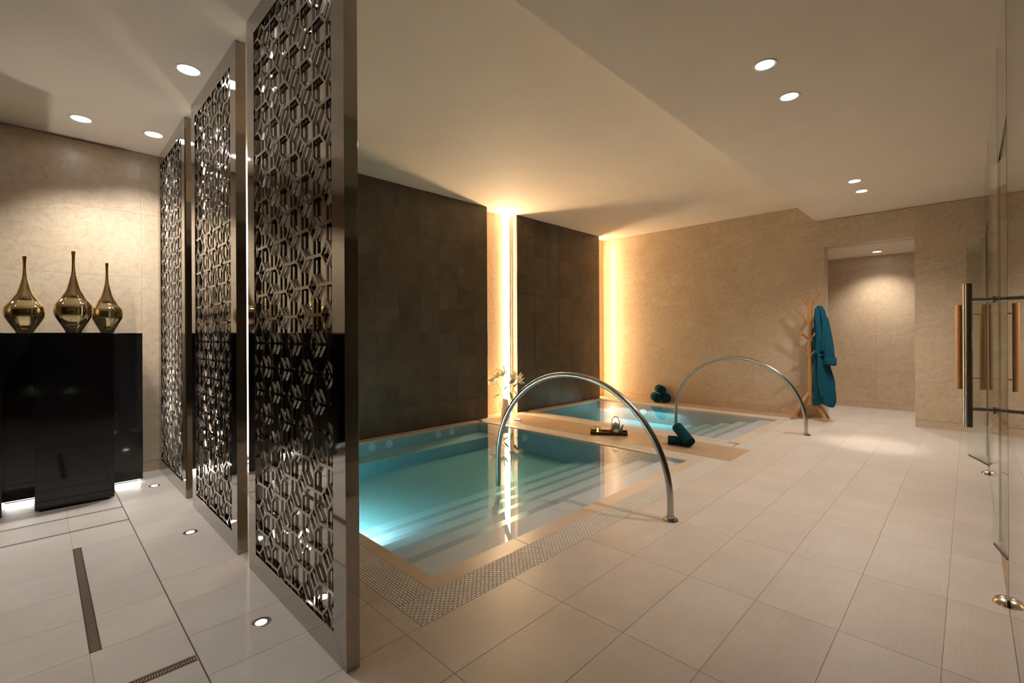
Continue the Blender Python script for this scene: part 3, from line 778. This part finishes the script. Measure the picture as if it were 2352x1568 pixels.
def dome(x, y, label):
    t = thing('door_stop', (x, y, 0), label, 'door stop', 'domed floor stops at the glass')
    n, k = 24, 8
    vs = [(-.044 * math.cos(PI / 2 * j / k) * math.sin(PI * i / n), .044 * math.cos(PI / 2 * j / k) * math.cos(PI * i / n), .032 * math.sin(PI / 2 * j / k)) for j in range(k) for i in range(n + 1)] + [(0, 0, .032)]
    fs = [(j * (n + 1) + i, j * (n + 1) + i + 1, (j + 1) * (n + 1) + i + 1, (j + 1) * (n + 1) + i) for j in range(k - 1) for i in range(n)]
    fs += [((k - 1) * (n + 1) + i, (k - 1) * (n + 1) + i + 1, len(vs) - 1) for i in range(n)]
    fs += [tuple(range(n, -1, -1)), tuple([j * (n + 1) for j in range(k)] + [len(vs) - 1] + [j * (n + 1) + n for j in range(k - 1, -1, -1)])]
    MB().add(vs, fs).build('dome', M['bronze'], t, True, angle=60)
    MB().box(.0005, .004, -.030, -.012, 0, .022).build('clip', M['rubber'], t)
dome(.113, 2.905, 'domed metal floor stop at the glass edge nearest the viewer')
dome(.113, 5.47, 'domed metal floor stop at the glass edge farther away')

# ================================================================== COAT RACK AND ROBE
RX, RY = -1.535, 7.33
rk = thing('coat_stand', (RX, RY, 0), 'oak coat stand with upswept pegs beside the opening', 'coat stand')
MB().tube([(0, 0, .20), (0, 0, 1.63)], .030, 8).build('pole', M['oak'], rk)
def bar(p, q, r, name, r2=None):
    MB().tube([p, q], [r, r2 or r * .85], 8).build(name, M['oak'], rk)
for p, q in (((-.01, 0, 1.52), (-.132, -.03, 1.765)), ((.01, 0, 1.52), (.142, -.03, 1.775)), ((-.01, -.01, 1.31), (-.155, -.06, 1.52)), ((.01, -.01, 1.30), (.112, -.07, 1.465)),
             ((-.01, -.01, 1.09), (-.075, -.14, 1.17)), ((.01, -.01, 1.06), (.092, -.13, 1.175)), ((-.01, -.01, .85), (-.085, -.10, .95)), ((.01, -.01, .85), (.085, -.10, .945))):
    bar(p, q, .0165, 'peg')
for fx, fy in ((-.195, -.165), (.205, -.100), (.175, .165), (-.185, .17)):
    bar((fx * .06, fy * .06, .36), (fx, fy, .018), .023, 'leg', .020)
# robe
rb = thing('bath_robe', (-1.40, 7.305, .2), 'teal terry bathrobe hanging from the oak coat stand', 'robe')
def interp(tab, z):
    for (a, va), (b, vb) in zip(tab, tab[1:]):
        if (a >= z >= b) or (a <= z <= b):
            s = (z - a) / (b - a); s = s * s * (3 - 2 * s)
            return [x + (y - x) * s for x, y in zip(va, vb)]
    return tab[-1][1]
# z: centre x, centre y, half width, half depth   (world)
body_tab = [(1.535, (-1.412, 7.22, .020, .018)), (1.52, (-1.412, 7.225, .036, .03)), (1.45, (-1.412, 7.25, .062, .055)), (1.30, (-1.408, 7.26, .080, .07)), (1.12, (-1.405, 7.265, .090, .08)), (.88, (-1.405, 7.265, .082, .072)),
            (.80, (-1.40, 7.265, .088, .08)), (.50, (-1.375, 7.265, .112, .095)), (.27, (-1.366, 7.265, .118, .095)), (.22, (-1.366, 7.265, .110, .088))]
def robe_pt(u, v):
    z = 1.535 + (.22 - 1.535) * v
    cx, cy, hw, hd = interp(body_tab, z)
    a = 2 * PI * u
    k = min(1, v * 3)
    f = 1 + k * (.10 * math.sin(5 * a + 3.2 * v) + .055 * math.sin(9 * a - 5 * v) + .04 * math.sin(3 * a + 9 * v))
    zz = z + (.02 * math.sin(3 * a + .5) * (v > .97))
    return (cx + hw * f * math.cos(a) + 1.40, cy + hd * f * math.sin(a) - 7.27, zz - .2)
bm_ = MB().grid(robe_pt, 72, 60, True); 
n_ = 72; bm_.f.append(tuple(range(n_ - 1, -1, -1))); bm_.f.append(tuple(59 * n_ + k for k in range(n_)))
bm_.build('robe_body', M['robe'], rb, True)
def sleeve(pts, rs, name, sgn):
    def fn(u, v):
        k = v * (len(pts) - 1); i = min(int(k), len(pts) - 2); s = k - i
        p = Vector(pts[i]).lerp(Vector(pts[i + 1]), s); r = rs[i] + (rs[i + 1] - rs[i]) * s; a = 2 * PI * u
        f = 1 + .10 * math.sin(4 * a + 4 * v) + .05 * math.sin(7 * a - 6 * v)
        return (p.x + r * f * math.cos(a) + 1.40, p.y + r * .72 * f * math.sin(a) - 7.27, p.z - .2)
    m = MB().grid(fn, 36, 24, True); m.f.append(tuple(range(35, -1, -1))); m.f.append(tuple(23 * 36 + k for k in range(36)))
    return m.build(name, M['robe'], rb, True)
s1 = sleeve([(-1.365, 7.235, 1.38), (-1.342, 7.215, 1.24), (-1.312, 7.20, 1.0), (-1.292, 7.19, .79)], [.040, .052, .058, .064], 'sleeve', 1)
sleeve([(-1.45, 7.32, 1.30), (-1.48, 7.37, 1.15), (-1.51, 7.39, .95), (-1.525, 7.39, .78)], [.04, .05, .05, .052], 'sleeve', -1)
def cuff(c, r, z0, z1):
    m = MB()
    def fn(u, v):
        a = 2 * PI * u; z = z0 + (z1 - z0) * v; f = 1 + .05 * math.sin(4 * a + 4)
        return (c[0] + r * f * math.cos(a) + 1.40, c[1] + r * .74 * f * math.sin(a) - 7.27, z - .2 + .006 * math.sin(2 * a))
    m.grid(fn, 36, 5, True); m.build('cuff', M['robe'], rb, True, solid=.008)
cuff((-1.290, 7.188), .070, .845, .755)
cuff((-1.525, 7.39), .058, .84, .76)
def ribbon(pts, wd, name, mat, th=.010, axis=Vector((1, 0, 0))):
    m = MB(); P = [Vector(p) for p in pts]
    def fn(u, v):
        k = v * (len(P) - 1); i = min(int(k), len(P) - 2); s = k - i; s2 = s
        p = P[i].lerp(P[i + 1], s2); return tuple(p + axis * wd * (u - .5) - Vector((-1.40, 7.27, .2)))
    m.grid(fn, 4, len(P) * 4); return m.build(name, M[mat], rb, True, solid=th)
ax = Vector((.95, .3, 0))
ribbon([(-1.425, 7.185, 1.50), (-1.425, 7.165, 1.40), (-1.41, 7.155, 1.25), (-1.405, 7.155, 1.10), (-1.42, 7.165, .96), (-1.425, 7.17, .89)], .062, 'lapel', 'robe', .016, ax)
ribbon([(-1.40, 7.215, 1.525), (-1.375, 7.19, 1.47), (-1.35, 7.175, 1.3), (-1.35, 7.165, 1.1), (-1.372, 7.17, .92)], .05, 'lapel', 'robe', .016, ax)
def belt_pt(u, v):
    a = 2 * PI * u; cx, cy, hw, hd = interp(body_tab, .88)
    f = 1.13 + .05 * math.sin(5 * a + 1.5)
    return (cx + hw * f * math.cos(a) + 1.40, cy + hd * f * math.sin(a) - 7.27, .855 + .05 * v - .2 + .03 * math.sin(a + .5))
MB().grid(belt_pt, 48, 4, True).build('belt', M['robe'], rb, True, solid=.009)
ribbon([(-1.40, 7.165, .90), (-1.40, 7.150, .80), (-1.405, 7.145, .62), (-1.395, 7.145, .48), (-1.375, 7.145, .40), (-1.365, 7.145, .33)], .04, 'belt_tail', 'robe', .010, ax)
MB().tube([(-1.44 + 1.40, 7.19 - 7.27, .69), (-1.40 + 1.40, 7.16 - 7.27, .665), (-1.35 + 1.40, 7.165 - 7.27, .69), (-1.33 + 1.40, 7.18 - 7.27, .76)], .018, 10, flat=.5).build('belt_loop', M['robe'], rb, True)

# ================================================================== ROLLED TOWELS
def towel_mesh(L, R, turns=4.2):
    m = MB(); th = R / (turns + .45); N = int(turns * 26)
    outer = []; inner = []
    for i in range(N + 1):
        a = 2 * PI * turns * i / N; r = th * .5 + th * a / (2 * PI)
        outer.append((min(R, r + th * .46), a)); inner.append((max(.001, r - th * .40), a))
    def ring(y, k):
        return [(k * r * math.cos(a), y, k * r * math.sin(a)) for r, a in outer] + [(k * r * math.cos(a), y, k * r * math.sin(a)) for r, a in inner]
    ys = [(-L / 2, .97), (-L / 2 + .006, 1), (L / 2 - .006, 1), (L / 2, .97)]
    n = N + 1; vs = []
    for y, k in ys: vs += ring(y, k)
    fs = []; S_ = 2 * n
    for s in range(3):
        for i in range(N):
            a = s * S_; b = a + S_
            fs.append((a + i, a + i + 1, b + i + 1, b + i)); fs.append((a + n + i + 1, a + n + i, b + n + i, b + n + i + 1))
        fs.append((s * S_ + N, s * S_ + n + N, s * S_ + S_ + n + N, s * S_ + S_ + N))
        fs.append((s * S_ + n, s * S_, s * S_ + S_, s * S_ + S_ + n))
    for e in (0, 3 * S_):
        for i in range(N): fs.append((e + i, e + n + i, e + n + i + 1, e + i + 1))
    return m.add(vs, fs)
def towel(c, axis, L, R, roll, label, group):
    o = towel_mesh(L, R).build('rolled_towel', M['towel'], None, True, angle=50)
    q = Vector(axis).normalized().to_track_quat('Y', 'Z')
    o.rotation_mode = 'QUATERNION'; o.rotation_quaternion = q @ __import__('mathutils').Quaternion((0, 1, 0), roll); o.location = c
    return tag(o, label, 'towel', group)
A_ = Vector((-.62, .78, 0)); Rt = .076
e1 = Vector((-3.805, 7.41, Rt)); e2 = e1 + Vector((.78, .62, 0)) * Rt * 2.05; e3 = (e1 + e2) / 2 + Vector((0, 0, Rt * 1.76))
gt = 'rolled teal towels stacked on the ledge'
towel(e1 + A_ * .11, A_, .24, Rt, -1.4, 'rolled teal towel at the lower left of the stack on the ledge', gt)
towel(e2 + A_ * .11, A_, .24, Rt, -1.0, 'rolled teal towel at the lower right of the stack on the ledge', gt)
towel(e3 + A_ * .11, A_, .24, Rt, -2.2, 'rolled teal towel on top of the stack on the ledge', gt)
gd = 'rolled teal towels on the deck'
towel((-2.175, 4.715, .046), (.93, .37, 0), .22, .046, -1.2, 'rolled teal towel lying flat on the deck between the pools', gd)
towel((-2.133, 4.725, .112), (-.66, .36, .43), .25, .058, -2.0, 'rolled teal towel leaning across the other one on the deck', gd)

# ================================================================== TRAY WITH TEA THINGS
tx, ty, ta = -3.012, 4.68, math.atan2(.218, .335)
def tl(u, v, z=0): return (tx + u * math.cos(ta) - v * math.sin(ta), ty + u * math.sin(ta) + v * math.cos(ta), z)
tr = thing('serving_tray', (tx, ty, 0), 'long dark wooden tray on the deck holding the tea things', 'tray', rz=ta)
TW, TD = .205, .075
MB().box(-TW, TW, -TD, TD, .006, .014).build('tray_base', M['tray'], tr)
for s in (-1, 1):
    MB().box(-TW, TW, s * TD - .006, s * TD + .006, .0, .034).build('side_rim', M['tray'], tr, bevel=.002)
    MB().prism([(-TD, 0), (TD, 0), (TD, .042), (TD * .8, .052), (-TD * .8, .052), (-TD, .042)], lambda u, v, w_: (w_, u, v), s * TW - .006, s * TW + .006).build('end_rim', M['tray'], tr, bevel=.002)
# glass globe candle
cl = thing('globe_candle', tl(-.128, -.015, .014), 'clear glass globe with a burning candle on the tray', 'candle')
MB().lathe([(.018, 0), (.030, .008), (.041, .026), (.043, .042), (.037, .062), (.024, .074), (.016, .079), (.015, .078), (.023, .073), (.0355, .061), (.0415, .042), (.0395, .027), (.029, .010), (.017, .003)], 32).build('globe', M['glass'], cl, True)
MB().lathe([(0, .003), (.016, .003), (.016, .016), (0, .016)], 20).build('wax', M['wax'], cl)
MB().lathe([(0, .016), (.008, .023), (.011, .034), (.006, .050), (0, .062)], 14).build('flame', M['flame'], cl, True)
pl = bpy.data.lights.new('candle_lamp', 'POINT'); pl.energy = .06; pl.color = (1, .55, .2); pl.shadow_soft_size = .01
po = bpy.data.objects.new('candle_lamp', pl); C.objects.link(po); po.location = tl(-.128, -.015, .062)
# teapot
tp = thing('teapot', tl(.078, .036, .014), 'grey glazed teapot with a cane loop handle on the tray', 'teapot', rz=ta)
MB().lathe([(0, 0), (.047, 0), (.052, .006), (.053, .05), (.0515, .086), (.046, .098), (.030, .102), (.028, .105), (.024, .108), (.008, .110), (.009, .116), (.0065, .121), (0, .122)], 36).build('pot_body', M['celadon'], tp, True, angle=60)
MB().tube([(.044, 0, .024), (.064, 0, .030), (.074, 0, .055), (.079, 0, .082), (.091, 0, .092)], [.017, .0145, .010, .008, .0065], 14).build('spout', M['celadon'], tp, True, angle=60)
hp = [(.043 * math.cos(a), 0, .096 + .090 * math.sin(a) ** .7 if math.sin(a) > 1e-6 else .096) for a in [PI * k / 18 for k in range(19)]]
MB().tube(hp, .0042, 10).build('loop_handle', M['cane'], tp, True)
for s in (-1, 1): MB().tube([(s * .043, -.008, .096), (s * .043, .008, .096)], .006, 10).build('handle_lug', M['celadon'], tp, True)
# cup
cu = MB().lathe([(0, 0), (.019, 0), (.021, .003), (.027, .018), (.029, .036), (.0275, .036), (.025, .02), (.019, .006), (0, .005)], 28).build('tea_cup', M['celadon'], None, True, angle=60)
cu.location = tl(.130, -.025, .014); tag(cu, 'small grey tea cup in front of the teapot', 'cup')
def blossom(name, loc, R, mat, label, cat='flower', layers=5):
    t = thing(name, loc, label, cat)
    core = MB(); 
    for L_ in range(layers):
        n = 6 + 4 * L_; el = PI / 2 - (L_ + .4) * 1.9 / layers
        for k in range(n):
            a = 2 * PI * (k + .5 * (L_ % 2)) / n
            d = Vector((math.cos(el) * math.cos(a), math.cos(el) * math.sin(a), math.sin(el)))
            sd = Vector((-math.sin(a), math.cos(a), 0)); up = d.cross(sd)
            b = d * R * .45; tip = d * R + up * R * .06; wd = R * .22
            core.add([b - sd * wd * .5, b + sd * wd * .5, d * R * .85 + sd * wd, tip, d * R * .85 - sd * wd], [(0, 1, 2, 3, 4)])
    core.v = [(v[0], v[1], v[2] + R * .62) for v in core.v]
    core.build('petals', M[mat], t, solid=.0012)
    MB().lathe([(0, R * .02), (R * .45, R * .12), (R * .78, R * .42), (R * .84, R * .70), (R * .68, R * 1.08), (R * .36, R * 1.32), (0, R * 1.4)], 14).build('flower_core', M[mat], t, True)
    return t
blossom('white_flower', tl(.085, -.040, .014), .034, 'mum', 'round white blossom lying on the tray by the cup')
blossom('red_flower', tl(.020, -.030, .014), .030, 'red', 'dark red blossom lying on the tray')
sp = thing('leaf_sprig', tl(-.045, -.02, .014), 'dark leafy sprig lying on the tray by the red blossom', 'sprig', rz=ta)
MB().tube([(-.05, 0, .008), (0, .004, .012), (.05, 0, .010)], .002, 6).build('twig', M['sprig'], sp)
def leaf_mb(L, W, bend=.2, m=None, n=7):
    m = m or MB(); vs = []
    for i in range(n + 1):
        s = i / n; w_ = W * math.sin(PI * s ** .8) * .5; z = -bend * L * s * s
        vs += [(s * L, -w_, z + .15 * w_), (s * L, 0, z), (s * L, w_, z + .15 * w_)]
    fs = []
    for i in range(n):
        a = i * 3; fs += [(a, a + 1, a + 4, a + 3), (a + 1, a + 2, a + 5, a + 4)]
    return m.add(vs, fs)
def place(mb, origin, direction, roll=0):
    q = Vector(direction).normalized().to_track_quat('X', 'Z').to_matrix().to_4x4()
    q = Matrix.Translation(Vector(origin)) @ q @ Matrix.Rotation(roll, 4, 'X')
    return mb.xf(q)
for k in range(6):
    s = 1 if k % 2 else -1
    place(leaf_mb(.034, .014), (-.04 + .016 * k, 0, .012), (.6, s * .8, .25)).build('leaf', M['sprig'], sp, True)
def orchid(loc, rz, label):
    t = thing('orchid_flower', loc, label, 'flower', rz=rz)
    for k in range(5):
        a = 2 * PI * k / 5; place(leaf_mb(.03, .022, -.1), (0, 0, .012), (math.cos(a), math.sin(a), .25)).build('petal', M['pink' if k in (0, 1) else 'petal'], t, True, solid=.001)
    MB().lathe([(0, .004), (.006, .008), (.005, .018), (0, .022)], 10).build('flower_core', M['pink'], t, True)
    MB().tube([(0, 0, .006), (.03, -.03, .004), (.07, -.05, .003)], .0016, 6).build('stem', M['stem'], t)
orchid((-3.215, 4.62, 0), .6, 'small pink and white orchid bloom lying on the deck left of the tray')
orchid(tl(-.10, .10, 0), 2.0, 'small pink orchid bloom lying behind the tray')

# ================================================================== LILY PITCHER
VX, VY = -4.79, 4.738
vz = thing('white_pitcher', (VX, VY, 0), 'tall white pitcher with lilies in the lit niche', 'pitcher')
MB().lathe([(0, 0), (.066, 0), (.0675, .006), (.062, .06), (.052, .14), (.044, .20), (.0415, .228), (.045, .240), (.041, .240), (.038, .228), (.040, .19), (.045, .15), (0, .13)], 40).build('pitcher_body', M['porcelain'], vz, True, angle=60)
hd = Vector((-.70, -.71, 0))
MB().tube([tuple(hd * r + Vector((0, 0, z))) for r, z in ((.040, .212), (.062, .205), (.080, .17), (.082, .12), (.070, .085), (.056, .075))], .0055, 10).build('handle', M['porcelain'], vz, True)
# image right / toward viewer in world axes at the vase
RT = Vector((.71, .70, 0)); TO = Vector((.70, -.71, 0)); UP = Vector((0, 0, 1))
def lily(top, n_fl, flowers, buds, leaves, label):
    # top: (right, toward, height) of the stem tip
    t = thing('lily_stem', (VX, VY, .18), label, 'lily', 'lily stems in the pitcher')
    base = Vector((0, 0, 0)) + RT * top[0] * .06
    tip = RT * top[0] + TO * top[1] + UP * (top[2] - .18)
    mid = base.lerp(tip, .5) - RT * top[0] * .10
    def pt(s): return base * (1 - s) ** 2 + mid * 2 * s * (1 - s) + tip * s * s
    MB().tube([pt(k / 10) for k in range(11)], [.0038 - .0015 * k / 10 for k in range(11)], 8).build('stem', M['stem'], t, True)
    for s, dr, L, W in leaves:
        d = RT * dr[0] + TO * dr[1] + UP * dr[2]
        place(leaf_mb(L * 1.15, W * 1.45, .25), pt(s), d).build('leaf', M['leaf'], t, True)
    for s, off, d, R in flowers:
        o = pt(s) + RT * off[0] + TO * off[1] + UP * off[2]; d = (RT * d[0] + TO * d[1] + UP * d[2]).normalized()
        MB().tube([pt(s), o], .002, 6).build('flower_stalk', M['stem'], t)
        sd = d.cross(UP).normalized(); u2 = sd.cross(d)
        for k in range(6):
            a = 2 * PI * k / 6; dirv = d * .75 + (sd * math.cos(a) + u2 * math.sin(a)) * .75
            place(leaf_mb(R * 1.3, R * .58, .35), o, dirv, a).build('petal', M['petal'], t, True, solid=.001)
        for k in range(4):
            a = 2 * PI * k / 4 + .4; e = o + d * R * .6 + (sd * math.cos(a) + u2 * math.sin(a)) * R * .15
            MB().tube([o, e], .001, 5).tube([e - sd * .004, e + sd * .004], .0022, 6).build('stamen', M['anther'], t)
    for s, off, L in buds:
        o = pt(s); d = (RT * off[0] + TO * off[1] + UP * off[2]); e = o + d
        MB().tube([o, e], .0018, 6).build('bud_stalk', M['stem'], t)
        dd = d.normalized()
        MB().tube([e + dd * L * k / 7 for k in range(8)], [.003, .008, .0105, .011, .010, .0085, .006, .0015], 10).build('bud', M['bud'], t, True)
lily((-.13, .03, .50), 1, [(1.0, (-.01, .02, .02), (-.25, .6, .75), .105), (.85, (-.12, .0, .01), (-.85, .4, .05), .10)], [(1.0, (-.06, 0, .10), .06)], [(.45, (-.8, .3, -.2), .13, .035), (.6, (-.9, .1, .1), .12, .03), (.75, (.9, .2, .05), .10, .03)], 'lily stem leaning left in the pitcher with two open white blooms')
lily((-.03, -.02, .56), 1, [(1.0, (.0, .01, .02), (.0, .5, .85), .095)], [(1.0, (.01, 0, .115), .055), (.95, (-.06, 0, .09), .07), (.8, (-.12, 0, .10), .06)], [(.5, (.4, .4, .7), .12, .03), (.3, (-.7, .5, .2), .14, .04)], 'middle lily stem in the pitcher with the highest bud')
lily((.10, .02, .49), 1, [(1.0, (.01, .02, .02), (.1, .75, .5), .10)], [(1.0, (.02, 0, .10), .07), (.9, (.09, 0, .08), .06)], [(.55, (.5, .3, -.8), .13, .045), (.35, (-.6, .6, .5), .12, .035)], 'lily stem leaning right in the pitcher with one open white bloom')
lily((.18, .0, .50), 1, [(.95, (.02, .02, .01), (.7, .5, .35), .08)], [(.9, (.05, 0, .11), .05), (1.0, (.05, 0, .06), .05)], [(.6, (.7, .2, -.6), .12, .04), (.8, (.7, .2, .6), .10, .03), (.7, (.3, .5, .7), .10, .03)], 'outermost right lily stem in the pitcher with clustered buds')
# square white plate with a violet glow on the deck
ds = thing('glow_dish', (-4.40, 4.60, 0), 'small square white dish with a violet light on the deck', 'dish', rz=.5)
MB().cbox(-.05, .05, -.05, .05, 0, .010, .004).build('dish', M['porcelain'], ds)
MB().lathe([(0, .010), (.016, .010), (.017, .016), (.011, .022), (0, .023)], 20).build('glow', M['purple'], ds, True)
